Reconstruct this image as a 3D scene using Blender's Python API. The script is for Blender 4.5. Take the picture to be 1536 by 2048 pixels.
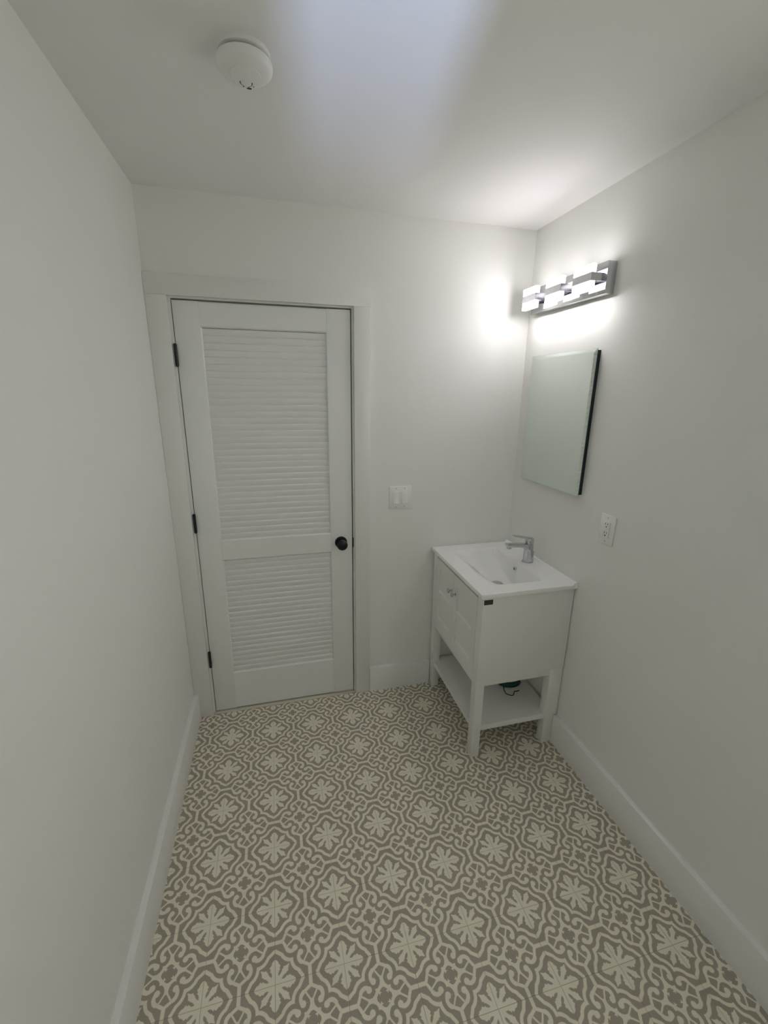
import bpy, bmesh, math, random
from mathutils import Matrix, Vector

# ------------------------------------------------------------------ clean
for o in list(bpy.data.objects):
    bpy.data.objects.remove(o, do_unlink=True)
scene = bpy.context.scene
C = scene.collection
random.seed(3)

# ------------------------------------------------------------------ camera
CAM_H = 1.6839
cam = bpy.data.cameras.new('camera')
cam.sensor_fit = 'HORIZONTAL'
cam.sensor_width = 36.0
cam.lens = 859.6 / 1536 * 36.0
cam.clip_start = 0.02
cam_ob = bpy.data.objects.new('camera', cam)
C.objects.link(cam_ob)
r_ = Vector((0.969327, -0.2455, 0.01161513))
u_ = Vector((0.05497356, 0.26263353, 0.96332836))
w_ = Vector((0.23954764, 0.93314167, -0.26807378))
M = Matrix(((r_.x, u_.x, -w_.x, 0), (r_.y, u_.y, -w_.y, 0), (r_.z, u_.z, -w_.z, CAM_H), (0, 0, 0, 1)))
cam_ob.matrix_world = M
scene.camera = cam_ob

# ------------------------------------------------------------------ world, daylight, exposure
world = bpy.data.worlds.new('world')
scene.world = world
world.use_nodes = True
wn = world.node_tree
bg = wn.nodes['Background']
wt = wn.nodes.new('ShaderNodeTexCoord')
wsep = wn.nodes.new('ShaderNodeSeparateXYZ')
wmr = wn.nodes.new('ShaderNodeMapRange')
wmr.interpolation_type = 'SMOOTHSTEP'
wmr.inputs['From Min'].default_value = -0.03
wmr.inputs['From Max'].default_value = 0.03
wmix = wn.nodes.new('ShaderNodeMix')
wmix.data_type = 'RGBA'
wmix.inputs[6].default_value = (0.56, 0.55, 0.47, 1)      # sunlit ground
wmix.inputs[7].default_value = (1.0, 0.99, 0.91, 1)       # hazy bright sky
wn.links.new(wt.outputs['Generated'], wsep.inputs[0])
wn.links.new(wsep.outputs[2], wmr.inputs['Value'])
wn.links.new(wmr.outputs[0], wmix.inputs[0])
wn.links.new(wmix.outputs[2], bg.inputs[0])
bg.inputs[1].default_value = 2.8

# added area lamp; throws the bluish ceiling strip through the narrow window
L = bpy.data.lights.new('ceiling_strip_lamp', 'AREA')
L.shape = 'RECTANGLE'
L.size = 0.28
L.size_y = 1.0
L.energy = 1500
L.color = (0.50, 0.62, 1.0)
Lo = bpy.data.objects.new('ceiling_strip_lamp', L)
C.objects.link(Lo)
Lo.location = (-0.94, -8.0, -1.45)
d_ = (Vector((-0.095, -1.5, 1.65)) - Vector(Lo.location)).normalized()
Lo.rotation_euler = d_.to_track_quat('-Z', 'Y').to_euler()

EMIT = 2.0
EMIT_FACE = 25.0
EMIT_DOWN = 56.0
EMIT_UP = 21.0
vs = scene.view_settings
vs.view_transform = 'Standard'
vs.look = 'None'
vs.gamma = 1.0
vs.use_curve_mapping = False
vs.exposure = 0.32
scene.cycles.max_bounces = 10
scene.cycles.diffuse_bounces = 6

# ------------------------------------------------------------------ dimensions (metres)
XL, XR, YB, ZC = -0.477, 1.287, 2.1095, 2.445
YF = -1.5                       # wall behind the camera
P = 0.2044                      # tile pitch
SX, SY = -0.0838, 1.9152        # one tile corner (centre of a star)


# ------------------------------------------------------------------ materials
def new_mat(name):
    m = bpy.data.materials.new(name)
    m.use_nodes = True
    nt = m.node_tree
    return m, nt, nt.nodes['Principled BSDF']


def simple(name, col, rough=0.5, metal=0.0, bump=0.0, bscale=200, spec=0.5, coat=0.0, stretch=None, var=0.0):
    m, nt, b = new_mat(name)
    b.inputs['Base Color'].default_value = (*col, 1)
    b.inputs['Roughness'].default_value = rough
    b.inputs['Metallic'].default_value = metal
    b.inputs['Specular IOR Level'].default_value = spec
    if coat:
        b.inputs['Coat Weight'].default_value = coat
        b.inputs['Coat Roughness'].default_value = 0.05
    if bump or var:
        tc = nt.nodes.new('ShaderNodeTexCoord')
        no = nt.nodes.new('ShaderNodeTexNoise')
        no.inputs['Scale'].default_value = bscale
        no.inputs['Detail'].default_value = 3
        src = tc.outputs['Object']
        if stretch:
            mp = nt.nodes.new('ShaderNodeMapping')
            mp.inputs['Scale'].default_value = stretch
            nt.links.new(src, mp.inputs[0])
            src = mp.outputs[0]
        nt.links.new(src, no.inputs['Vector'])
        if bump:
            bp = nt.nodes.new('ShaderNodeBump')
            bp.inputs['Strength'].default_value = bump
            bp.inputs['Distance'].default_value = 0.001
            nt.links.new(no.outputs[0], bp.inputs['Height'])
            nt.links.new(bp.outputs[0], b.inputs['Normal'])
        if var:
            mx = nt.nodes.new('ShaderNodeMix')
            mx.data_type = 'RGBA'
            mx.inputs[6].default_value = (*[c * (1 - var) for c in col], 1)
            mx.inputs[7].default_value = (*[min(1, c * (1 + var)) for c in col], 1)
            nt.links.new(no.outputs[0], mx.inputs[0])
            nt.links.new(mx.outputs[2], b.inputs['Base Color'])
    return m


MAT = {
    'wall': simple('wall_paint', (0.845, 0.85, 0.81), 0.62, bump=0.12, bscale=350, spec=0.3),
    'ceiling': simple('ceiling_paint', (0.86, 0.855, 0.835), 0.8, bump=0.1, bscale=300, spec=0.2),
    'trim': simple('trim_enamel', (0.80, 0.80, 0.76), 0.3, bump=0.12, bscale=60, stretch=(0.3, 6, 6)),
    'door': simple('door_enamel', (0.82, 0.83, 0.795), 0.35, bump=0.08, bscale=120),
    'slat': simple('slat_enamel', (0.80, 0.805, 0.77), 0.28, bump=0.08, bscale=120),
    'black': simple('black_metal', (0.006, 0.006, 0.009), 0.38),
    'plastic': simple('white_plastic', (0.86, 0.86, 0.83), 0.3),
    'plastic_matte': simple('detector_plastic', (0.84, 0.84, 0.82), 0.42),
    'dark': simple('dark_slot', (0.012, 0.012, 0.01), 0.7),
    'slotgrey': simple('shaded_gap', (0.05, 0.05, 0.06), 0.7),
    'chrome': simple('chrome', (0.58, 0.59, 0.61), 0.07, metal=1.0),
    'satin': simple('satin_chrome', (0.62, 0.61, 0.64), 0.16, metal=1.0),
    'vanity': simple('vanity_lacquer', (0.82, 0.82, 0.78), 0.36, bump=0.04, bscale=150),
    'ceramic': simple('ceramic_glaze', (0.90, 0.90, 0.875), 0.06, coat=0.3),
    'grout': simple('grout', (0.56, 0.53, 0.44), 0.9, bump=0.3, bscale=500),
    'stone': simple('threshold_stone', (0.66, 0.63, 0.53), 0.5, var=0.06, bscale=40),
    'shade_backing': simple('mirror_shade_backing', (0.012, 0.014, 0.022), 0.6),  # dark colour stands in for the shade behind the mirror
    'glassedge': simple('mirror_glass_edge', (0.30, 0.42, 0.38), 0.1),
    'green': simple('green_plastic', (0.006, 0.075, 0.045), 0.45, var=0.3, bscale=90),
    'cord': simple('dark_green_cord', (0.006, 0.02, 0.012), 0.6),
    'badge': simple('brown_badge', (0.035, 0.027, 0.018), 0.4),
    'badge2': simple('badge_print', (0.075, 0.06, 0.045), 0.4),
    'screw': simple('painted_screw', (0.50, 0.50, 0.47), 0.4),
    'outside': simple('outside_ground', (0.35, 0.36, 0.36), 0.9, var=0.2, bscale=3),
}
m, nt, b = new_mat('mirror_silver')
b.inputs['Base Color'].default_value = (0.79, 0.86, 0.815, 1)
b.inputs['Metallic'].default_value = 1.0
b.inputs['Roughness'].default_value = 0.02
MAT['mirror'] = m
m, nt, b = new_mat('lit_acrylic')
b.inputs['Base Color'].default_value = (0.9, 0.9, 0.9, 1)
b.inputs['Emission Color'].default_value = (1.0, 0.945, 0.985, 1)
b.inputs['Emission Strength'].default_value = EMIT
MAT['lit'] = m
m, nt, b = new_mat('lit_acrylic_face')      # emission strength tuned face by face to steer the bar light
b.inputs['Base Color'].default_value = (0.9, 0.9, 0.9, 1)
b.inputs['Emission Color'].default_value = (1.0, 0.945, 0.985, 1)
b.inputs['Emission Strength'].default_value = EMIT_FACE
MAT['lit_face'] = m
m = m.copy()
m.name = 'lit_acrylic_bottom'
m.node_tree.nodes['Principled BSDF'].inputs['Emission Strength'].default_value = EMIT_DOWN
MAT['lit_down'] = m
m = m.copy()
m.name = 'lit_acrylic_top'
m.node_tree.nodes['Principled BSDF'].inputs['Emission Strength'].default_value = EMIT_UP
MAT['lit_up'] = m
m, nt, b = new_mat('window_glass')
tr = nt.nodes.new('ShaderNodeBsdfTransparent')
gl = nt.nodes.new('ShaderNodeBsdfGlossy')
gl.inputs['Roughness'].default_value = 0.02
mxs = nt.nodes.new('ShaderNodeMixShader')
mxs.inputs[0].default_value = 0.06
nt.links.new(tr.outputs[0], mxs.inputs[1])
nt.links.new(gl.outputs[0], mxs.inputs[2])
nt.links.new(mxs.outputs[0], nt.nodes['Material Output'].inputs[0])
MAT['glass'] = m


# ---- printed cement tile: the pattern is a printed motif, built from shader maths
class S:
    nt = None

    def __init__(self, s):
        self.s = s

    @staticmethod
    def op(kind, *a):
        n = S.nt.nodes.new('ShaderNodeMath')
        n.operation = kind
        for i, v in enumerate(a):
            if isinstance(v, S):
                S.nt.links.new(v.s, n.inputs[i])
            else:
                n.inputs[i].default_value = v
        return S(n.outputs[0])

    def __add__(s, o): return S.op('ADD', s, o)
    def __radd__(s, o): return S.op('ADD', o, s)
    def __sub__(s, o): return S.op('SUBTRACT', s, o)
    def __rsub__(s, o): return S.op('SUBTRACT', o, s)
    def __mul__(s, o): return S.op('MULTIPLY', s, o)
    def __rmul__(s, o): return S.op('MULTIPLY', o, s)


def mn(*a):
    r = a[0]
    for x in a[1:]:
        r = S.op('MINIMUM', r, x)
    return r


def mx_(*a):
    r = a[0]
    for x in a[1:]:
        r = S.op('MAXIMUM', r, x)
    return r


def absf(a): return S.op('ABSOLUTE', a)


def dist(u, v, cu, cv):
    a, b_ = u - cu, v - cv
    return S.op('SQRT', a * a + b_ * b_)


def seg(u, v, a, b_):
    dx, dy = b_[0] - a[0], b_[1] - a[1]
    l2 = dx * dx + dy * dy
    pu, pv = u - a[0], v - a[1]
    t = mx_(mn((pu * dx + pv * dy) * (1 / l2), 1.0), 0.0)
    eu, ev = pu - t * dx, pv - t * dy
    return S.op('SQRT', eu * eu + ev * ev)


def curve(x, pts, xs, ys):
    n = S.nt.nodes.new('ShaderNodeFloatCurve')
    c = n.mapping.curves[0]
    n.mapping.use_clip = False
    pts = sorted(pts)
    while len(c.points) < len(pts):
        c.points.new(0.5, 0.5)
    for p_, (a, b_) in zip(c.points, pts):
        p_.location = (a * xs, b_ * ys)
        p_.handle_type = 'VECTOR'
    n.mapping.update()
    S.nt.links.new((x * xs).s, n.inputs['Value'])
    return S(n.outputs[0]) * (1 / ys)


def build_tile_material():
    m, nt, b = new_mat('printed_cement_tile')
    S.nt = nt
    tc = nt.nodes.new('ShaderNodeTexCoord')
    # slight hand-made wobble of the print
    nz = nt.nodes.new('ShaderNodeTexNoise')
    nz.inputs['Scale'].default_value = 160
    nz.inputs['Detail'].default_value = 2
    nt.links.new(tc.outputs['Object'], nz.inputs['Vector'])
    sep = nt.nodes.new('ShaderNodeSeparateXYZ')
    nt.links.new(tc.outputs['Object'], sep.inputs[0])
    # tile origin = tile centre = centre of the small cross; star centres = tile corners
    wob = (S(nz.outputs[0]) - 0.5) * 0.007
    a0 = 0.5 - absf(S(sep.outputs[0]) * (1 / P)) + wob
    b0 = 0.5 - absf(S(sep.outputs[1]) * (1 / P)) + wob
    u = mx_(a0, b0)
    v = mn(a0, b0)
    neg = []          # signed distances of light shapes (<0 inside)
    # star
    neg.append(dist(u, v, 0, 0) - 0.082)
    wx = curve(u, [(0, .05), (.09, .050), (.12, .044), (.150, .056), (.170, .078), (.178, .060), (.206, .078), (.222, .066),
                   (.232, .052), (.262, .044), (.285, .018), (.302, -.01), (.5, -.1), (.7, -.1)], 1.0, 1.0)
    neg.append(v - wx)
    d = (u + v) * 0.70710678
    e = (u - v) * 0.70710678
    wd = curve(d, [(0, .03), (.08, .032), (.13, .025), (.165, .030), (.188, .043), (.194, .034), (.222, .046), (.236, .028),
                   (.262, .014), (.288, .004), (.30, -.01), (.5, -.1), (.75, -.1)], 1.0, 1.0)
    neg.append(e - wd)
    # frame line around the star
    arc = absf(dist(u, v, .405, .247) - 0.163) + 100.0 * mx_((u - .405) * .914 - (v - .247) * .405, 0.0)
    sg = seg(u, v, (.339, .094), (.392, .012))
    neg.append(mn(arc, sg, seg(u, v, (.394, .012), (.396, -.05))) - 0.0225)
    # link between frames
    neg.append(mx_(0.474 - u, v - 0.118))
    # scroll
    a2 = absf(dist(u, v, .425, .246) - 0.079) + 100.0 * mx_((u - .425) * .94 - (v - .246) * .343, 0.0) + 100.0 * mx_(v - .30, 0.0)
    neg.append(a2 - 0.026)
    neg.append(seg(u, v, (.398, .172), (.482, .126)) - 0.0205)
    neg.append(dist(u, v, .377, .300) - 0.040)
    # twig, stem and light ground round the small cross
    neg.append(seg(u, v, (.425, .188), (.492, .285)) - 0.0115)
    bd = dist(u, v, .377, .300)
    neg.append(mx_(0.096 - bd, 0.715 - (u + v), 0.262 - v))
    L_ = neg[0]
    for k in neg[1:]:
        L_ = mn(L_, k)
    # gray cross cut out of the light ground
    aa, bb = 0.5 - u, 0.5 - v
    wc = curve(bb, [(0, .07), (.050, .054), (.056, .032), (.064, .034), (.070, .056), (.082, .050), (.090, .036), (.103, .026), (.112, -.01), (.12, -.1), (.5, -.1)], 1.0, 1.0)
    L_ = mx_(L_, wc - aa)
    # to 0..1 with a soft edge
    mr = nt.nodes.new('ShaderNodeMapRange')
    mr.interpolation_type = 'SMOOTHSTEP'
    mr.inputs['From Min'].default_value = 0.006
    mr.inputs['From Max'].default_value = -0.006
    nt.links.new(L_.s, mr.inputs['Value'])
    # mottled pigment
    n2 = nt.nodes.new('ShaderNodeTexNoise')
    n2.inputs['Scale'].default_value = 28
    n2.inputs['Detail'].default_value = 5
    geo = nt.nodes.new('ShaderNodeNewGeometry')
    nt.links.new(geo.outputs['Position'], n2.inputs['Vector'])

    def two(c1, c2):
        x = nt.nodes.new('ShaderNodeMix')
        x.data_type = 'RGBA'
        x.inputs[6].default_value = (*c1, 1)
        x.inputs[7].default_value = (*c2, 1)
        nt.links.new(n2.outputs[0], x.inputs[0])
        return x.outputs[2]
    dark = two((0.365, 0.322, 0.252), (0.425, 0.378, 0.300))
    light = two((0.80, 0.755, 0.61), (0.88, 0.835, 0.69))
    mix = nt.nodes.new('ShaderNodeMix')
    mix.data_type = 'RGBA'
    nt.links.new(mr.outputs[0], mix.inputs[0])
    nt.links.new(dark, mix.inputs[6])
    nt.links.new(light, mix.inputs[7])
    nt.links.new(mix.outputs[2], b.inputs['Base Color'])
    b.inputs['Roughness'].default_value = 0.55
    b.inputs['Specular IOR Level'].default_value = 0.35
    return m


MAT['tile'] = build_tile_material()


# ------------------------------------------------------------------ mesh helpers
def bx(bm, x0, x1, y0, y1, z0, z1):
    vs_ = [bm.verts.new(c) for c in ((x0, y0, z0), (x1, y0, z0), (x1, y1, z0), (x0, y1, z0),
                                     (x0, y0, z1), (x1, y0, z1), (x1, y1, z1), (x0, y1, z1))]
    fs = []
    for f in ((0, 3, 2, 1), (4, 5, 6, 7), (0, 1, 5, 4), (1, 2, 6, 5), (2, 3, 7, 6), (3, 0, 4, 7)):
        fs.append(bm.faces.new([vs_[i] for i in f]))
    return vs_, fs


def box_bm(*dims, bev=0.0, seg_=2):
    bm = bmesh.new()
    bx(bm, *dims)
    if bev:
        bmesh.ops.bevel(bm, geom=bm.edges[:], offset=bev, segments=seg_, affect='EDGES', profile=0.5)
    return bm


def lathe_bm(prof, n=32, axis='Z'):
    """prof: list of (radius, height)"""
    bm = bmesh.new()
    rings = []
    for r, h in prof:
        if r < 1e-6:
            rings.append([bm.verts.new((0, 0, h))])
        else:
            rings.append([bm.verts.new((r * math.cos(2 * math.pi * i / n), r * math.sin(2 * math.pi * i / n), h)) for i in range(n)])
    for a, b_ in zip(rings, rings[1:]):
        for i in range(n):
            j = (i + 1) % n
            if len(a) == 1 and len(b_) == 1:
                continue
            if len(a) == 1:
                bm.faces.new((a[0], b_[i], b_[j]))
            elif len(b_) == 1:
                bm.faces.new((a[i], a[j], b_[0]))
            else:
                bm.faces.new((a[i], a[j], b_[j], b_[i]))
    for rg, flip in ((rings[0], True), (rings[-1], False)):
        if len(rg) > 2:
            bm.faces.new(rg[::-1] if flip else rg)
    if axis == 'X':
        bmesh.ops.rotate(bm, verts=bm.verts, cent=(0, 0, 0), matrix=Matrix.Rotation(math.radians(90), 3, 'Y'))
    if axis == '-X':
        bmesh.ops.rotate(bm, verts=bm.verts, cent=(0, 0, 0), matrix=Matrix.Rotation(math.radians(-90), 3, 'Y'))
    if axis == '-Y':
        bmesh.ops.rotate(bm, verts=bm.verts, cent=(0, 0, 0), matrix=Matrix.Rotation(math.radians(90), 3, 'X'))
    if axis == '-Z':
        bmesh.ops.rotate(bm, verts=bm.verts, cent=(0, 0, 0), matrix=Matrix.Rotation(math.radians(180), 3, 'X'))
    return bm


def prism_bm(poly, axis, lo, hi, bev=0.0):
    """poly in the plane across axis: axis X -> (y,z), Y -> (x,z), Z -> (x,y)"""
    bm = bmesh.new()
    mk = {'X': lambda p, t: (t, p[0], p[1]), 'Y': lambda p, t: (p[0], t, p[1]), 'Z': lambda p, t: (p[0], p[1], t)}[axis]
    a = [bm.verts.new(mk(p, lo)) for p in poly]
    b_ = [bm.verts.new(mk(p, hi)) for p in poly]
    n = len(poly)
    bm.faces.new(a)
    bm.faces.new(b_[::-1])
    for i in range(n):
        bm.faces.new((a[i], b_[i], b_[(i + 1) % n], a[(i + 1) % n]))
    bmesh.ops.recalc_face_normals(bm, faces=bm.faces)
    if bev:
        bmesh.ops.bevel(bm, geom=bm.edges[:], offset=bev, segments=2, affect='EDGES', profile=0.5)
    return bm


def tube_bm(pts, r, n=8):
    bm = bmesh.new()
    pts = [Vector(p) for p in pts]
    rings = []
    for i, p in enumerate(pts):
        t = (pts[min(i + 1, len(pts) - 1)] - pts[max(i - 1, 0)]).normalized()
        up = Vector((0, 0, 1)) if abs(t.z) < 0.9 else Vector((1, 0, 0))
        s = t.cross(up).normalized()
        q = s.cross(t)
        rr = r[i] if isinstance(r, (list, tuple)) else r
        rings.append([bm.verts.new(p + rr * (math.cos(2 * math.pi * k / n) * s + math.sin(2 * math.pi * k / n) * q)) for k in range(n)])
    for a, b_ in zip(rings, rings[1:]):
        for k in range(n):
            bm.faces.new((a[k], a[(k + 1) % n], b_[(k + 1) % n], b_[k]))
    bm.faces.new(rings[0][::-1])
    bm.faces.new(rings[-1])
    bmesh.ops.recalc_face_normals(bm, faces=bm.faces)
    return bm


def mesh_from(name, bm, mat, smooth=True, angle=35):
    me = bpy.data.meshes.new(name)
    bmesh.ops.recalc_face_normals(bm, faces=bm.faces)
    bm.to_mesh(me)
    bm.free()
    me.materials.append(MAT[mat] if isinstance(mat, str) else mat)
    if smooth:
        me.polygons.foreach_set('use_smooth', [True] * len(me.polygons))
        me.set_sharp_from_angle(angle=math.radians(angle))
    return me


def obj(name, bm, mat, parent=None, loc=(0, 0, 0), smooth=True, angle=35, label=None):
    me = bm if isinstance(bm, bpy.types.Mesh) else mesh_from(name, bm, mat, smooth, angle)
    o = bpy.data.objects.new(name, me)
    C.objects.link(o)
    o.location = loc
    if parent:
        o.parent = parent
        o.matrix_parent_inverse = Matrix.Identity(4)
    if label:
        o['label'] = label
    return o


def tag(o, label, cat=None, group=None, kind=None):
    o['label'] = label
    if cat:
        o['category'] = cat
    if group:
        o['group'] = group
    if kind:
        o['kind'] = kind
    return o


def thing(name, label, cat, loc=(0, 0, 0), kind=None):
    o = bpy.data.objects.new(name, None)
    o.empty_display_size = 0.05
    C.objects.link(o)
    o.location = loc
    return tag(o, label, cat, kind=kind)


def shift(bm, d):
    bmesh.ops.translate(bm, verts=bm.verts, vec=d)
    return bm


# ------------------------------------------------------------------ room shell
T = 0.12
tag(obj('wall_left', box_bm(XL - T, XL, YF - T, YB + T, -0.06, ZC), 'wall', smooth=False),
    'plain white painted wall on the left, beside the door', 'wall', kind='structure')
# right wall; an unseen window is added beside the viewer for fill light
RY0, RY1, RZ0, RZ1 = -0.24, 0.64, 1.36, 2.18
bm = bmesh.new()
bx(bm, XR, XR + T, YF - T, RY0, -0.06, ZC)
bx(bm, XR, XR + T, RY1, YB + T, -0.06, ZC)
bx(bm, XR, XR + T, RY0, RY1, -0.06, RZ0)
bx(bm, XR, XR + T, RY0, RY1, RZ1, ZC)
tag(obj('wall_right', bm, 'wall', smooth=False),
    'white painted wall on the right carrying mirror, light bar and outlet', 'wall', kind='structure')
tag(obj('ceiling', box_bm(XL - T, XR + T, YF - T, YB + T, ZC, ZC + 0.1), 'ceiling', smooth=False),
    'flat white ceiling with a round smoke detector', 'ceiling', kind='structure')
# added shell beyond the closed door; blocks outside light at the gaps
bm = bmesh.new()
H0, H1 = YB + T + 0.0005, YB + 0.95
bx(bm, XL - T, XR + T, H1, H1 + 0.1, -0.06, ZC + 0.1)
bx(bm, XL - T, XL, H0, H1, -0.06, ZC + 0.1)
bx(bm, XR, XR + T, H0, H1, -0.06, ZC + 0.1)
bx(bm, XL, XR, H0, H1, ZC, ZC + 0.1)
bx(bm, XL, XR, H0, H1, -0.06, -0.0075)
tag(obj('wall_light_shield', bm, 'wall', smooth=False), 'unseen shell added beyond the closed door to keep its gaps dark', 'wall', kind='structure')
# back wall with the door opening
OX0, OX1, OZ = -0.402, 0.392, 2.066
bm = bmesh.new()
bx(bm, XL, OX0, YB, YB + T, -0.06, ZC)
bx(bm, OX1, XR, YB, YB + T, -0.06, ZC)
bx(bm, OX0, OX1, YB, YB + T, OZ, ZC)
tag(obj('wall_back', bm, 'wall', smooth=False), 'white painted far wall around the louvred door', 'wall', kind='structure')
# wall behind the camera; its narrow window is added for the strip lamp
WX0, WX1, WZ0, WZ1 = -0.235, 0.065, 1.24, 2.15
bm = bmesh.new()
bx(bm, XL, WX0, YF - T, YF, -0.06, ZC)
bx(bm, WX1, XR, YF - T, YF, -0.06, ZC)
bx(bm, WX0, WX1, YF - T, YF, -0.06, WZ0)
bx(bm, WX0, WX1, YF - T, YF, WZ1, ZC)
tag(obj('wall_front', bm, 'wall', smooth=False), 'white wall behind the viewer with an added narrow window', 'wall', kind='structure')
win = thing('added_window_1', 'unseen narrow window added behind the viewer for the ceiling strip lamp', 'window', (0, YF - 0.07, WZ0), kind='structure')
for nm, d in (('frame_side', (WX0, WX0 + 0.006, -0.02, 0.02, 0, WZ1 - WZ0)), ('frame_side', (WX1 - 0.006, WX1, -0.02, 0.02, 0, WZ1 - WZ0)),
              ('frame_head', (WX0 + 0.006, WX1 - 0.006, -0.02, 0.02, WZ1 - WZ0 - 0.006, WZ1 - WZ0)),
              ('frame_sill', (WX0 + 0.006, WX1 - 0.006, -0.02, 0.02, 0, 0.006))):
    obj(nm, box_bm(*d), 'trim', win, smooth=False)
obj('pane', box_bm(WX0 + 0.006, WX1 - 0.006, -0.002, 0.002, 0.006, WZ1 - WZ0 - 0.006), 'glass', win, smooth=False)
win = thing('added_window_2', 'unseen window added in the right wall beside the viewer for fill light', 'window', (XR + 0.07, 0, RZ0), kind='structure')
hz_ = RZ1 - RZ0
for nm, d in (('frame_side', (-0.02, 0.02, RY0, RY0 + 0.03, 0, hz_)), ('frame_side', (-0.02, 0.02, RY1 - 0.03, RY1, 0, hz_)),
              ('frame_head', (-0.02, 0.02, RY0 + 0.03, RY1 - 0.03, hz_ - 0.03, hz_)),
              ('frame_sill', (-0.02, 0.02, RY0 + 0.03, RY1 - 0.03, 0, 0.03))):
    obj(nm, box_bm(*d), 'trim', win, smooth=False)
obj('pane', box_bm(-0.002, 0.002, RY0 + 0.03, RY1 - 0.03, 0.03, hz_ - 0.03), 'glass', win, smooth=False)

# ------------------------------------------------------------------ floor of printed tiles
floor = tag(obj('floor', box_bm(XL, XR, YF - T, YB + T, -0.06, -0.0016), 'grout', smooth=False),
            'floor of pale and taupe patterned cement tiles with eight-pointed stars', 'floor', kind='structure')
TY1 = 2.0985
G = 0.0006
tile_cache = {}


def tile_mesh(x0, x1, y0, y1):
    key = tuple(round(t, 4) for t in (x0, x1, y0, y1))
    if key not in tile_cache:
        bm = bmesh.new()
        vv, ff = bx(bm, x0, x1, y0, y1, -0.0016, 0.0)
        top = [e for e in bm.edges if all(abs(v.co.z) < 1e-6 for v in e.verts)]
        bmesh.ops.bevel(bm, geom=top, offset=0.0007, segments=1, affect='EDGES')
        tile_cache[key] = mesh_from('tile', bm, 'tile', smooth=False)
    return tile_cache[key]


i0 = math.floor((XL - SX) / P)
i1 = math.ceil((XR - SX) / P)
j0 = math.floor((YF - SY) / P)
j1 = math.ceil((TY1 - SY) / P)
for j in range(j0, j1):
    for i in range(i0, i1):
        cx, cy = SX + (i + 0.5) * P, SY + (j + 0.5) * P
        x0, x1 = max(-P / 2 + G, XL + 0.0005 - cx), min(P / 2 - G, XR - 0.0005 - cx)
        y0, y1 = max(-P / 2 + G, YF + 0.0005 - cy), min(P / 2 - G, TY1 - cy)
        if x1 - x0 < 0.004 or y1 - y0 < 0.004:
            continue
        t = obj('tile', tile_mesh(x0, x1, y0, y1), None, floor, (cx, cy, 0))
        t.rotation_euler.z = 0.0

tag(obj('trim_2', box_bm(OX0 + 0.001, OX1 - 0.001, TY1 + 0.0008, YB + T - 0.001, -0.0016, 0.004, bev=0.0012), 'stone'),
    'thin pale stone threshold strip under the louvred door', 'threshold', kind='structure')

# ------------------------------------------------------------------ baseboards
BH, BT = 0.153, 0.0205


def board(name, bm, label):
    return tag(obj(name, bm, 'trim', angle=50), label, 'baseboard', kind='structure')


prof = [(0, 0), (BT, 0), (BT, BH - 0.002), (BT - 0.002, BH), (0, BH)]
board('baseboard_left', prism_bm([(XL + a, z) for a, z in prof], 'Y', YF, YB - 0.0185), 'tall white baseboard along the left wall')
board('baseboard_right', prism_bm([(XR - a, z) for a, z in prof], 'Y', YF, YB), 'tall white baseboard along the right wall, running behind the vanity')
board('baseboard_back', prism_bm([(YB - a, z) for a, z in prof], 'X', 0.4645, 0.8275), 'short white baseboard between the door casing and the vanity')
bm = bmesh.new()
board('baseboard_front', prism_bm([(YF + a, z) for a, z in prof], 'X', XL + BT, XR - BT), 'white baseboard below the added window behind the viewer')

# ------------------------------------------------------------------ door casing and jamb
cas = thing('trim_1', 'white flat door casing and jamb around the louvred door', 'door casing', (0, YB, 0), kind='structure')
CX0, CX1, CZ1 = -0.3945, 0.3845, 2.0585
# local y: 0 = wall face, negative into the room
obj('casing_board', box_bm(XL + 0.0008, CX0, -0.018, 0, 0.001, CZ1, bev=0.0012), 'trim', cas)
obj('casing_board', box_bm(CX1, 0.4635, -0.018, 0, 0.001, CZ1, bev=0.0012), 'trim', cas)
obj('head_casing', box_bm(XL + 0.0008, 0.4635, -0.018, 0, CZ1 + 0.0002, 2.139, bev=0.0012), 'trim', cas)
obj('jamb_board', box_bm(OX0, -0.3842, 0.0004, T, 0.005, OZ), 'trim', cas, smooth=False)
obj('jamb_board', box_bm(0.3762, OX1, 0.0004, T, 0.005, OZ), 'trim', cas, smooth=False)
obj('head_jamb', box_bm(-0.3842, 0.3762, 0.0004, T, 2.0510, OZ), 'trim', cas, smooth=False)
obj('door_stop', box_bm(-0.3842, -0.370, 0.042, 0.075, 0.005, 2.0510), 'trim', cas, smooth=False)
obj('door_stop', box_bm(0.360, 0.3762, 0.042, 0.075, 0.005, 2.0510), 'trim', cas, smooth=False)
obj('door_stop', box_bm(-0.370, 0.360, 0.042, 0.075, 2.034, 2.0510), 'trim', cas, smooth=False)
obj('strike_plate', box_bm(0.3757, 0.3785, -0.0022, 0.012, 0.894, 0.948, bev=0.0008), 'black', cas, label='small black metal strike plate')

# ------------------------------------------------------------------ louvred door
door = thing('door_1', 'white two-panel louvred door with black knob and hinges', 'door', (0, YB + 0.0035, 0.012), kind='structure')
DX0, DX1, DZ1 = -0.381, 0.371, 2.033
PX0, PX1 = -0.277, 0.2605
RA, RB_, RC, RD = 0.223, 0.861, 0.968, 1.931
TH = 0.035
obj('stile', box_bm(DX0, PX0, 0, TH, 0, DZ1, bev=0.0012), 'door', door)
obj('stile', box_bm(PX1, DX1, 0, TH, 0, DZ1, bev=0.0012), 'door', door)
E_ = 0.0003


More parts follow.
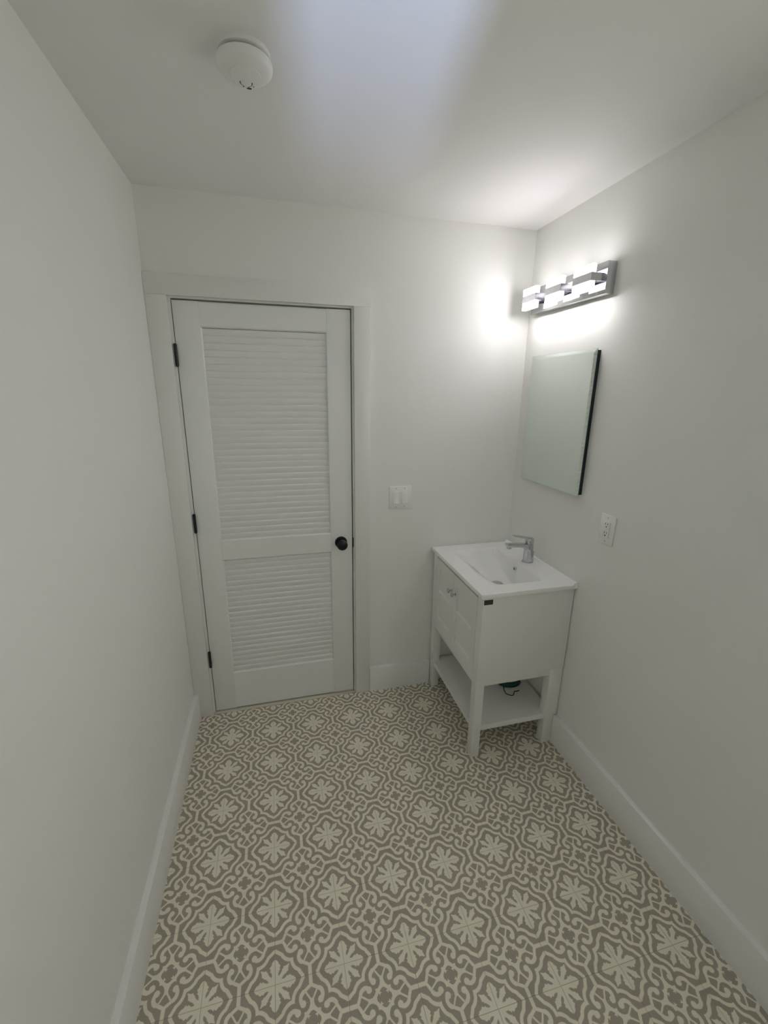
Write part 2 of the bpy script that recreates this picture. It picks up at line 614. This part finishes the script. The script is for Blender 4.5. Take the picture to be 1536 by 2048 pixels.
def rail(z0, z1):
    # the edge towards the louvres is eased by a small chamfer
    c = 0.005
    pr = [(0, z0 + c), (0, z1 - c), (c, z1), (TH, z1), (TH, z0), (c, z0)]
    obj('rail', prism_bm(pr, 'X', PX0 + E_, PX1 - E_), 'door', door)


rail(RD, DZ1)
rail(RB_, RC)
rail(0, RA)
for xx, sgn in ((PX0, 1), (PX1, -1)):
    for z0, z1 in ((RA, RB_), (RC, RD)):
        obj('edge_bead', prism_bm([(xx, 0.0015), (xx + sgn * 0.004, 0.006), (xx + sgn * 0.004, 0.03), (xx, 0.03)], 'Z', z0, z1), 'door', door)
D0 = 0.0065


def slats(z0, z1, n):
    p = (z1 - z0) / n
    pr = [(D0 + 0.0, p - 0.0052), (D0 + 0.0008, p - 0.0038), (D0 + 0.0078, p), (D0 + 0.022, p), (D0 + 0.022, 0), (D0 + 0.0078, 0)]
    me = mesh_from('slat', prism_bm(pr, 'X', PX0 + 0.0042, PX1 - 0.0042), 'slat', angle=60)
    for k in range(n):
        obj('slat', me, None, door, (0, 0, z0 + k * p))


slats(RA, RB_, 22)
slats(RC, RD, 33)
for zc in (1.815, 1.062, 0.322):
    h = obj('hinge', lathe_bm([(0.0, -0.048), (0.0042, -0.0475), (0.0042, -0.045), (0.0068, -0.0445), (0.0068, -0.016), (0.0062, -0.0157), (0.0062, -0.0153), (0.0068, -0.015),
                               (0.0068, 0.015), (0.0062, 0.0153), (0.0062, 0.0157), (0.0068, 0.016), (0.0068, 0.0445), (0.0042, 0.045), (0.0042, 0.0475), (0.0, 0.048)], 16),
            'black', door, (-0.3835, -0.0080, zc), label='black barrel hinge')
    obj('hinge_leaf', box_bm(-0.0006, 0.0022, 0.0, 0.009, -0.0445, 0.0445), 'black', h, smooth=False)
kn = obj('door_knob', lathe_bm([(0.0, 0.0), (0.011, 0.001), (0.011, 0.018), (0.013, 0.022), (0.021, 0.027), (0.0262, 0.035), (0.0275, 0.043), (0.0262, 0.050), (0.021, 0.056), (0.012, 0.0592), (0.0, 0.060)], 36, '-Y'),
         'black', door, (0.312, -0.0055, 0.914), label='round black door knob')
obj('rosette', lathe_bm([(0.032, 0.0), (0.032, 0.003), (0.030, 0.0055), (0.013, 0.007), (0.0, 0.007)], 36, '-Y'), 'black', kn, (0, 0.0055, 0))

# ------------------------------------------------------------------ wall plates
sw = thing('light_switch', 'white double rocker switch plate on the far wall beside the door casing', 'light switch', (0.6275, YB, 1.153))
obj('cover_plate', box_bm(-0.060, 0.060, -0.0062, 0, -0.0605, 0.0605, bev=0.0022), 'plastic', sw)
for k, cx in enumerate((-0.023, 0.023)):
    obj('rocker_frame', box_bm(cx - 0.0172, cx + 0.0172, -0.0072, -0.0060, -0.034, 0.034, bev=0.0004), 'plastic', sw)
    pr = [(-0.0074, 0.0315), (-0.0076, 0.002), (-0.0128, -0.0300), (-0.0122, -0.0315), (-0.0064, -0.0315), (-0.0064, 0.0315)]
    obj('rocker', prism_bm(pr, 'X', cx - 0.0150, cx + 0.0150, bev=0.0005), 'plastic', sw)
    for z in (-0.0485, 0.0485):
        s_ = obj('screw', lathe_bm([(0.0032, 0.0), (0.0032, 0.0006), (0.002, 0.0011), (0, 0.0012)], 12, '-Y'), 'screw', sw, (cx, -0.0060, z))

ou = thing('wall_outlet', 'white duplex electrical outlet on the right wall below the mirror', 'outlet', (XR, 1.3785, 1.161))
obj('cover_plate', box_bm(-0.0062, 0, -0.0385, 0.0385, -0.0605, 0.0605, bev=0.0022), 'plastic', ou)
rec = obj('receptacle', box_bm(-0.0092, -0.0060, -0.0168, 0.0168, -0.0335, 0.0335, bev=0.0008), 'plastic', ou)
for zc in (0.0175, -0.0185):
    obj('slot', box_bm(-0.00945, -0.0085, 0.0050, 0.0072, zc + 0.0020, zc + 0.0110), 'dark', rec, smooth=False)
    obj('slot', box_bm(-0.00945, -0.0085, -0.0072, -0.0050, zc + 0.0030, zc + 0.0100), 'dark', rec, smooth=False)
    obj('ground_hole', lathe_bm([(0.0028, 0), (0.0028, 0.0010), (0, 0.0010)], 12, '-X'), 'dark', rec, (-0.00845, 0, zc - 0.0055))
for z in (-0.0485, 0.0485):
    obj('screw', lathe_bm([(0.0032, 0.0), (0.0032, 0.0006), (0.002, 0.0011), (0, 0.0012)], 12, '-X'), 'screw', ou, (-0.0060, 0, z))

# ------------------------------------------------------------------ mirror
MY0, MY1, MZ0, MZ1 = 1.551, 2.006, 1.258, 1.863
mir = thing('wall_mirror', 'frameless rectangular mirror hanging on the right wall above the sink', 'mirror', (XR, (MY0 + MY1) / 2, (MZ0 + MZ1) / 2))
hw, hh = (MY1 - MY0) / 2, (MZ1 - MZ0) / 2
obj('shade_backing', box_bm(-0.020, 0, -hw + 0.006, hw - 0.006, -hh + 0.006, hh - 0.006), 'shade_backing', mir, smooth=False, label='dark board standing in for the shade behind the glass')
bm = bmesh.new()
bw = 0.013
o1 = [(-0.0225, sy * hw, sz * hh) for sy, sz in ((-1, -1), (1, -1), (1, 1), (-1, 1))]
o2 = [(-0.0255, sy * (hw - bw), sz * (hh - bw)) for sy, sz in ((-1, -1), (1, -1), (1, 1), (-1, 1))]
a = [bm.verts.new(c) for c in o1]
c2 = [bm.verts.new(c) for c in o2]
bm.faces.new(c2)
for i in range(4):
    bm.faces.new((a[i], a[(i + 1) % 4], c2[(i + 1) % 4], c2[i]))
obj('mirror_glass', bm, 'mirror', mir, smooth=False)
bm = box_bm(-0.0225, -0.0200, -hw, hw, -hh, hh)
bmesh.ops.delete(bm, geom=[f for f in bm.faces if f.calc_center_median().x < -0.0224], context='FACES')
obj('glass_edge', bm, 'glassedge', mir, smooth=False)

# ------------------------------------------------------------------ vanity light bar
sc = thing('vanity_light', 'chrome wall light bar with three pairs of glowing white blocks', 'wall light', (XR, 1.784, 2.112))
PY = 0.251
obj('back_plate', box_bm(-0.040, 0, -PY, PY, -0.0565, 0.0565, bev=0.0015), 'chrome', sc)
for yc in (-0.1825, 0.0, 0.1825):
    h = 0.0535
    bm = bmesh.new()
    X0, X1, tk = -0.0975, -0.0402, 0.003
    z0, z1 = -0.0115, 0.0165
    bx(bm, X0, X0 + tk, yc - h, yc + h, z0, z1)
    bx(bm, X0 + tk, X1, yc - h, yc - h + tk, z0, z1)
    bx(bm, X0 + tk, X1, yc + h - tk, yc + h, z0, z1)
    br = obj('bracket', bm, 'satin', sc, smooth=False, label='chrome band wrapping a pair of blocks')
    for za, zb, pos in ((z1 + 0.0003, z1 + 0.0315, 'above'), (z0 - 0.0315, z0 - 0.0003, 'below')):
        lb = obj('light_block', box_bm(X0 + 0.001, X0 + 0.021, yc - h + 0.0005, yc + h - 0.0005, za, zb, bev=0.0012), 'lit', sc,
                 label='glowing white acrylic block %s the chrome band' % pos)
        lb.data.materials.append(MAT['lit_face'])
        lb.data.materials.append(MAT['lit_down'])
        lb.data.materials.append(MAT['lit_up'])
        for f in lb.data.polygons:
            if f.normal.x < -0.95:
                f.material_index = 1
            if pos == 'below' and f.normal.z < -0.95:
                f.material_index = 2
            if pos == 'above' and f.normal.z > 0.95:
                f.material_index = 3
    obj('light_core', box_bm(X0 + 0.0035, X0 + 0.020, yc - h + 0.0035, yc + h - 0.0035, z0 - 0.0002, z1 + 0.0002), 'satin', sc, smooth=False)

# ------------------------------------------------------------------ smoke detector
sm = thing('smoke_detector', 'round white smoke detector mounted on the ceiling', 'smoke detector', (-0.018, 1.300, ZC))
obj('base_ring', lathe_bm([(0.060, 0), (0.060, 0.009), (0.0565, 0.0105), (0.052, 0.0108), (0.0, 0.0108)], 48, '-Z'), 'plastic_matte', sm)
obj('vent_gap', lathe_bm([(0.048, 0.0105), (0.048, 0.0190), (0.0, 0.0190)], 48, '-Z'), 'slotgrey', sm, label='recessed vent gap around the body, coloured dark for its shade')  # shade in the groove is put into its dark colour
body = obj('body', lathe_bm([(0.0, 0.0185), (0.063, 0.0185), (0.0645, 0.0205), (0.0645, 0.0265), (0.0628, 0.031), (0.058, 0.0360), (0.050, 0.0396), (0.040, 0.0420), (0.036, 0.0424), (0.0345, 0.0440), (0.018, 0.0455), (0.0, 0.0458)], 48, '-Z'), 'plastic_matte', sm)
bt = obj('test_button', lathe_bm([(0.0125, 0.0), (0.0125, 0.0020), (0.0105, 0.0032), (0.0, 0.0036)], 24, '-Z'), 'plastic_matte', body, (0.001, 0.022, -0.0440))
obj('button_ring', lathe_bm([(0.0150, 0.0), (0.0150, 0.0007), (0.0126, 0.0007), (0.0126, 0.0)], 24, '-Z'), 'slotgrey', body, (0.001, 0.022, -0.0443))
obj('indicator_slot', box_bm(-0.0055, 0.0055, -0.003, 0.003, -0.0012, 0.0015, bev=0.0008), 'slotgrey', body, (0.007, 0.052, -0.0388))
for k in range(3):
    aa = math.radians(62 + 14 * k)
    s_ = obj('vent_slot', box_bm(-0.0075, 0.0075, -0.0011, 0.0011, -0.0008, 0.0008, bev=0.0004), 'slotgrey', body, (0.045 * math.cos(aa) - 0.006, 0.045 * math.sin(aa) - 0.006, -0.0411))
    s_.rotation_euler.z = aa

# ------------------------------------------------------------------ vanity cabinet
VX0, VX1, VY0, VY1 = 0.830, 1.283, 1.514, 2.092
LEG = 0.043
van = thing('vanity_cabinet', 'white bathroom vanity cabinet with two doors, square legs and open shelf', 'vanity', (0, 0, 0))
for yy in (VY0, VY1 - LEG):
    obj('leg', box_bm(VX0, VX0 + LEG, yy, yy + LEG, 0.0005, 0.8435, bev=0.0015), 'vanity', van)
    pr = [(1.214, 0.0005), (1.265, 0.0005), (1.265, 0.160), (VX1, 0.160), (VX1, 0.8435), (1.214, 0.8435)]
    obj('leg', prism_bm(pr, 'Y', yy, yy + LEG, bev=0.0012), 'vanity', van)
# side panels (flush with the legs on the outside), rails below
obj('side_panel', box_bm(VX0 + 0.001, VX1 - 0.001, VY0 - 0.0035, VY0 - 0.0003, 0.427, 0.8435, bev=0.0008), 'vanity', van)
obj('side_panel', box_bm(VX0 + 0.001, VX1 - 0.001, VY1 + 0.0003, VY1 + 0.0035, 0.427, 0.8435, bev=0.0008), 'vanity', van)
obj('side_rail', box_bm(VX0 + LEG + 0.0003, 1.2137, VY0 + 0.0015, VY0 + 0.020, 0.392, 0.8435, bev=0.0008), 'vanity', van)
obj('side_rail', box_bm(VX0 + LEG + 0.0003, 1.2137, VY1 - 0.020, VY1 - 0.0015, 0.392, 0.8435, bev=0.0008), 'vanity', van)
obj('front_rail', box_bm(VX0 + 0.003, VX0 + 0.022, VY0 + LEG + 0.0003, VY1 - LEG - 0.0003, 0.392, 0.437, bev=0.0008), 'vanity', van)
obj('front_rail', box_bm(VX0 + 0.003, VX0 + 0.022, VY0 + LEG + 0.0003, VY1 - LEG - 0.0003, 0.826, 0.8435, bev=0.0008), 'vanity', van)
obj('bottom_panel', box_bm(VX0 + 0.0225, 1.270, VY0 + 0.0205, VY1 - 0.0205, 0.396, 0.410), 'vanity', van, smooth=False)
obj('back_panel', box_bm(1.271, 1.279, VY0 + LEG + 0.0005, VY1 - LEG - 0.0005, 0.396, 0.826), 'vanity', van, smooth=False)
# shelf, notched round the legs
s0, s1, n_ = 0.8385, 1.262, LEG - 0.008
poly = [(s0 + n_, VY0 + 0.007), (1.2137, VY0 + 0.007), (1.2137, VY0 + LEG + 0.0003), (s1, VY0 + LEG + 0.0003), (s1, VY1 - LEG - 0.0003), (1.2137, VY1 - LEG - 0.0003),
        (1.2137, VY1 - 0.007), (s0 + n_, VY1 - 0.007), (s0 + n_, VY1 - LEG - 0.0003), (s0, VY1 - LEG - 0.0003), (s0, VY0 + LEG + 0.0003), (s0 + n_, VY0 + LEG + 0.0003)]
obj('shelf', prism_bm(poly, 'Z', 0.142, 0.170), 'vanity', van, smooth=False)


def cab_door(y0, y1, ky):
    bm = bmesh.new()
    z0, z1 = 0.4405, 0.8230
    xf = VX0 - 0.001
    bx(bm, xf + 0.0085, xf + 0.018, y0, y1, z0, z1)
    st = 0.038
    d = 0.0085
    c = 0.007
    panels = [(0.487, 0.607), (0.646, 0.770)]
    bx(bm, xf, xf + d, y0, y0 + st, z0, z1)
    bx(bm, xf, xf + d, y1 - st, y1, z0, z1)
    zs = [z0] + [v for p_ in panels for v in p_] + [z1]
    for k in range(0, len(zs), 2):
        a_, b_ = zs[k], zs[k + 1]
        top = b_ < z1 - 1e-6
        # rail with a chamfered ledge under each recessed panel
        pr = [(xf, a_), (xf, b_ - (c if top else 0)), (xf + d, b_), (xf + d, a_)]
        vs1 = [bm.verts.new((p_[0], y0 + st, p_[1])) for p_ in pr]
        vs2 = [bm.verts.new((p_[0], y1 - st, p_[1])) for p_ in pr]
        bm.faces.new(vs1)
        bm.faces.new(vs2[::-1])
        for q in range(4):
            bm.faces.new((vs1[q], vs2[q], vs2[(q + 1) % 4], vs1[(q + 1) % 4]))
    dr = obj('cabinet_door', bm, 'vanity', van, smooth=False)
    obj('knob', lathe_bm([(0.0075, 0.0), (0.0075, 0.0015), (0.0042, 0.003), (0.0038, 0.011), (0.0075, 0.014), (0.0118, 0.0175), (0.0125, 0.0205), (0.0105, 0.0235), (0.0, 0.0245)], 24, '-X'),
        'chrome', dr, (xf, ky, 0.7265), label='small round chrome knob')
    return dr


YM = (VY0 + VY1) / 2 + 0.008
cab_door(VY0 + LEG + 0.0015, YM - 0.001, YM - 0.024)
cab_door(YM + 0.001, VY1 - LEG - 0.0015, YM + 0.024)
bd = obj('badge', box_bm(0.8355, 0.8775, VY0 - 0.0047, VY0 - 0.0036, 0.8085, 0.8315, bev=0.0004), 'badge', van, smooth=False, label='small dark brown maker badge')
obj('badge_line', box_bm(0.852, 0.874, VY0 - 0.0049, VY0 - 0.0046, 0.8225, 0.8255), 'badge2', bd, smooth=False)
obj('badge_line', box_bm(0.852, 0.872, VY0 - 0.0049, VY0 - 0.0046, 0.8150, 0.8175), 'badge2', bd, smooth=False)
obj('badge_line', box_bm(0.839, 0.846, VY0 - 0.0049, VY0 - 0.0046, 0.8140, 0.8240), 'badge2', bd, smooth=False)

# ------------------------------------------------------------------ ceramic sink top
KX0, KX1, KY0, KY1, KZ = 0.8165, 1.2862, 1.4985, 2.1055, 0.864
BX0, BX1, BY0, BY1 = 0.897, 1.155, 1.577, 2.014


def lin(a, b_, n):
    return [a + (b_ - a) * i / n for i in range(n)]


xs = [KX0, KX0 + 0.0012, KX0 + 0.003, KX0 + 0.006, KX0 + 0.010] + lin(KX0 + 0.014, BX0 - 0.006, 3) + lin(BX0 - 0.006, BX0 + 0.03, 12) + lin(BX0 + 0.03, BX1 - 0.014, 20) \
    + lin(BX1 - 0.014, BX1 + 0.006, 16) + lin(BX1 + 0.006, KX1 - 0.030, 4) + lin(KX1 - 0.030, KX1 - 0.0015, 12) + [KX1 - 0.0015, KX1]
ys = [KY0, KY0 + 0.0012, KY0 + 0.003, KY0 + 0.006, KY0 + 0.010] + lin(KY0 + 0.014, BY0 - 0.006, 3) + lin(BY0 - 0.006, BY0 + 0.03, 10) + lin(BY0 + 0.03, BY1 - 0.03, 44) \
    + lin(BY1 - 0.03, BY1 + 0.006, 10) + lin(BY1 + 0.006, KY1 - 0.014, 3) + [KY1 - 0.014, KY1 - 0.010, KY1 - 0.006, KY1 - 0.003, KY1 - 0.0012, KY1]


def sstep(a, b_, t):
    t = max(0, min(1, (t - a) / (b_ - a)))
    return t * t * (3 - 2 * t)


def top_z(x, y):
    z = KZ
    # rounded outer edges and a slightly raised rim
    e = min(x - KX0, y - KY0, KY1 - y)
    if e < 0.0031:
        z -= 0.0030 * (1 - e / 0.0031) ** 2
    # upstand along the wall
    z += 0.0105 * sstep(KX1 - 0.024, KX1 - 0.014, x) - 0.004 * sstep(KX1 - 0.004, KX1, x)
    if BX0 < x < BX1 and BY0 < y < BY1:
        t = abs((y - (BY0 + BY1) / 2) / ((BY1 - BY0) / 2))
        fy = 1 - t ** 2.3
        tb = (BX1 - x)
        fb = min(1.0, (tb / 0.012)) ** 0.7
        tf = (x - BX0) / (BX1 - BX0)
        ff = sstep(-0.10, 0.62, tf)
        ff = (ff - sstep(-0.10, 0.62, 0)) / (1 - sstep(-0.10, 0.62, 0))
        z -= 0.108 * fy * fb * ff
        # soft lip
    return z


bm = bmesh.new()
gr = [[bm.verts.new((x, y, top_z(x, y))) for y in ys] for x in xs]
for i in range(len(xs) - 1):
    for j in range(len(ys) - 1):
        bm.faces.new((gr[i][j], gr[i + 1][j], gr[i + 1][j + 1], gr[i][j + 1]))
# skirt and underside
ring = [gr[i][0] for i in range(len(xs))] + [gr[-1][j] for j in range(1, len(ys))] + [gr[i][-1] for i in range(len(xs) - 2, -1, -1)] + [gr[0][j] for j in range(len(ys) - 2, 0, -1)]
low = [bm.verts.new((v.co.x, v.co.y, 0.8442)) for v in ring]
for k in range(len(ring)):
    k2 = (k + 1) % len(ring)
    bm.faces.new((ring[k], low[k], low[k2], ring[k2]))
inn = []
for v in low:
    inn.append(bm.verts.new((min(max(v.co.x, VX0 + 0.025), 1.262), min(max(v.co.y, VY0 + 0.025), VY1 - 0.025), 0.8442)))
for k in range(len(low)):
    k2 = (k + 1) % len(low)
    if (inn[k].co - inn[k2].co).length > 1e-7:
        bm.faces.new((low[k], inn[k], inn[k2], low[k2]))
bmesh.ops.remove_doubles(bm, verts=bm.verts, dist=1e-6)
sink = thing('sink_top', 'white ceramic sink top with rectangular basin on the vanity', 'sink', (0, 0, 0))
obj('basin', bm, 'ceramic', sink, angle=38)
DRX, DRY = 1.056, 1.796
dz = top_z(DRX, DRY)
obj('drain', lathe_bm([(0.030, -0.001), (0.030, 0.0025), (0.027, 0.0038), (0.021, 0.0030), (0.0205, 0.0015), (0.0195, 0.0015), (0.0190, 0.0050), (0.015, 0.0062), (0.0, 0.0068)], 32), 'chrome', sink, (DRX, DRY, dz + 0.0005), label='chrome basin drain')
ov = obj('overflow_ring', lathe_bm([(0.0052, -0.002), (0.0052, 0.0012), (0.0072, 0.0022), (0.0100, 0.0016), (0.0105, 0.0), (0.0105, -0.002)], 24, '-X'), 'satin', sink, (BX1 - 0.0080, 1.797, KZ - 0.034), label='chrome overflow ring')
obj('overflow_hole', lathe_bm([(0.0056, -0.002), (0.0056, 0.0004), (0.0, 0.0004)], 20, '-X'), 'dark', ov)

# ------------------------------------------------------------------ faucet
FX, FY, FZ = 1.217, 1.795, KZ + 0.0003
fa = thing('faucet', 'chrome single-lever faucet standing on the white sink top', 'faucet', (FX, FY, FZ))
obj('base_ring', lathe_bm([(0.0265, 0.0), (0.0265, 0.003), (0.025, 0.0045), (0.0, 0.0045)], 36), 'chrome', fa)
obj('body', lathe_bm([(0.0, 0.0045), (0.0238, 0.0046), (0.0236, 0.030), (0.0224, 0.060), (0.0214, 0.086), (0.0208, 0.0935), (0.0195, 0.095), (0.0, 0.095)], 36), 'chrome', fa)
# spout: side profile extruded across, wider at the body
pr = [(-0.008, 0.060), (-0.030, 0.072), (-0.046, 0.0815), (-0.070, 0.0845), (-0.118, 0.0860), (-0.126, 0.0880), (-0.131, 0.1010), (-0.129, 0.1045), (-0.120, 0.1050), (-0.070, 0.1020), (-0.020, 0.0985), (-0.008, 0.094)]
bm = prism_bm(pr, 'Y', -0.0155, 0.0155)
bmesh.ops.bevel(bm, geom=[e for e in bm.edges if abs(e.verts[0].co.y - e.verts[1].co.y) < 1e-6], offset=0.0042, segments=3, affect='EDGES', profile=0.5)
sp = obj('spout', bm, 'chrome', fa, angle=40)
obj('aerator', lathe_bm([(0.0112, 0.0), (0.0118, 0.001), (0.0118, 0.008), (0.0105, 0.0095), (0.0085, 0.0095), (0.0080, 0.006), (0.0, 0.006)], 24, '-Z'), 'satin', sp, (-0.1125, 0, 0.0868))
obj('collar', lathe_bm([(0.0, 0.0950), (0.0178, 0.0952), (0.0172, 0.0985), (0.0186, 0.1000), (0.0186, 0.1010), (0.0, 0.1012)], 36), 'satin', fa)
# lever: cap and blade
hd = obj('lever', lathe_bm([(0.0, 0.1012), (0.0212, 0.1013), (0.0214, 0.112), (0.0208, 0.121), (0.0180, 0.1265), (0.010, 0.1290), (0.0, 0.1295)], 36), 'chrome', fa)
pr = [(0.004, 0.1190), (-0.030, 0.1255), (-0.060, 0.1330), (-0.094, 0.1430), (-0.095, 0.1450), (-0.092, 0.1462), (-0.055, 0.1405), (-0.020, 0.1335), (0.006, 0.1290)]
bm = prism_bm(pr, 'Y', -0.0115, 0.0115)
bmesh.ops.bevel(bm, geom=[e for e in bm.edges if abs(e.verts[0].co.y - e.verts[1].co.y) < 1e-6], offset=0.0018, segments=2, affect='EDGES', profile=0.5)
obj('lever_blade', bm, 'chrome', hd, angle=40)
rod = obj('lift_rod', lathe_bm([(0.0022, 0.0), (0.0022, 0.046), (0.0052, 0.047), (0.0056, 0.050), (0.0040, 0.053), (0.0, 0.0535)], 16), 'chrome', fa, (0.0268, -0.0045, 0.0))

# ------------------------------------------------------------------ green bundle with a loose cord on the shelf
SZ = 0.170
gb = thing('cord_bundle', 'dark green coiled bundle with a loose cord end on the open shelf', 'cord', (1.17, 1.772, SZ))
bm = bmesh.new()
n1, n2 = 40, 10
for k in range(6):
    R = 0.050 - 0.004 * (k % 3)
    zz = 0.0068 + 0.0105 * (k // 3) + 0.001 * (k % 3)
    off = (random.uniform(-0.004, 0.004), random.uniform(-0.004, 0.004))
    rows = []
    for i in range(n1):
        t = 2 * math.pi * i / n1
        cx, cy = off[0] + 1.22 * R * math.cos(t), off[1] + 0.80 * R * math.sin(t)
        wz = zz + 0.0014 * math.sin(2 * t + k)
        rows.append([bm.verts.new((cx + 0.0056 * math.cos(q) * math.cos(t), cy + 0.0056 * math.cos(q) * math.sin(t), max(0.0004, wz + 0.0056 * math.sin(q))))
                     for q in [2 * math.pi * s / n2 for s in range(n2)]])
    for i in range(n1):
        for s in range(n2):
            bm.faces.new((rows[i][s], rows[(i + 1) % n1][s], rows[(i + 1) % n1][(s + 1) % n2], rows[i][(s + 1) % n2]))
obj('coil', bm, 'green', gb, angle=80)
pts = [(1.128, 1.757), (1.117, 1.738), (1.109, 1.716), (1.106, 1.694), (1.116, 1.681), (1.130, 1.672), (1.142, 1.677), (1.150, 1.690), (1.160, 1.700), (1.172, 1.697), (1.186, 1.700)]
obj('cord_end', tube_bm([(x - 1.17, y - 1.772, 0.0024 + (0.004 if i == 0 else 0)) for i, (x, y) in enumerate(pts)], 0.0021, 8), 'cord', gb, angle=80, label='thin dark cord end lying on the shelf')
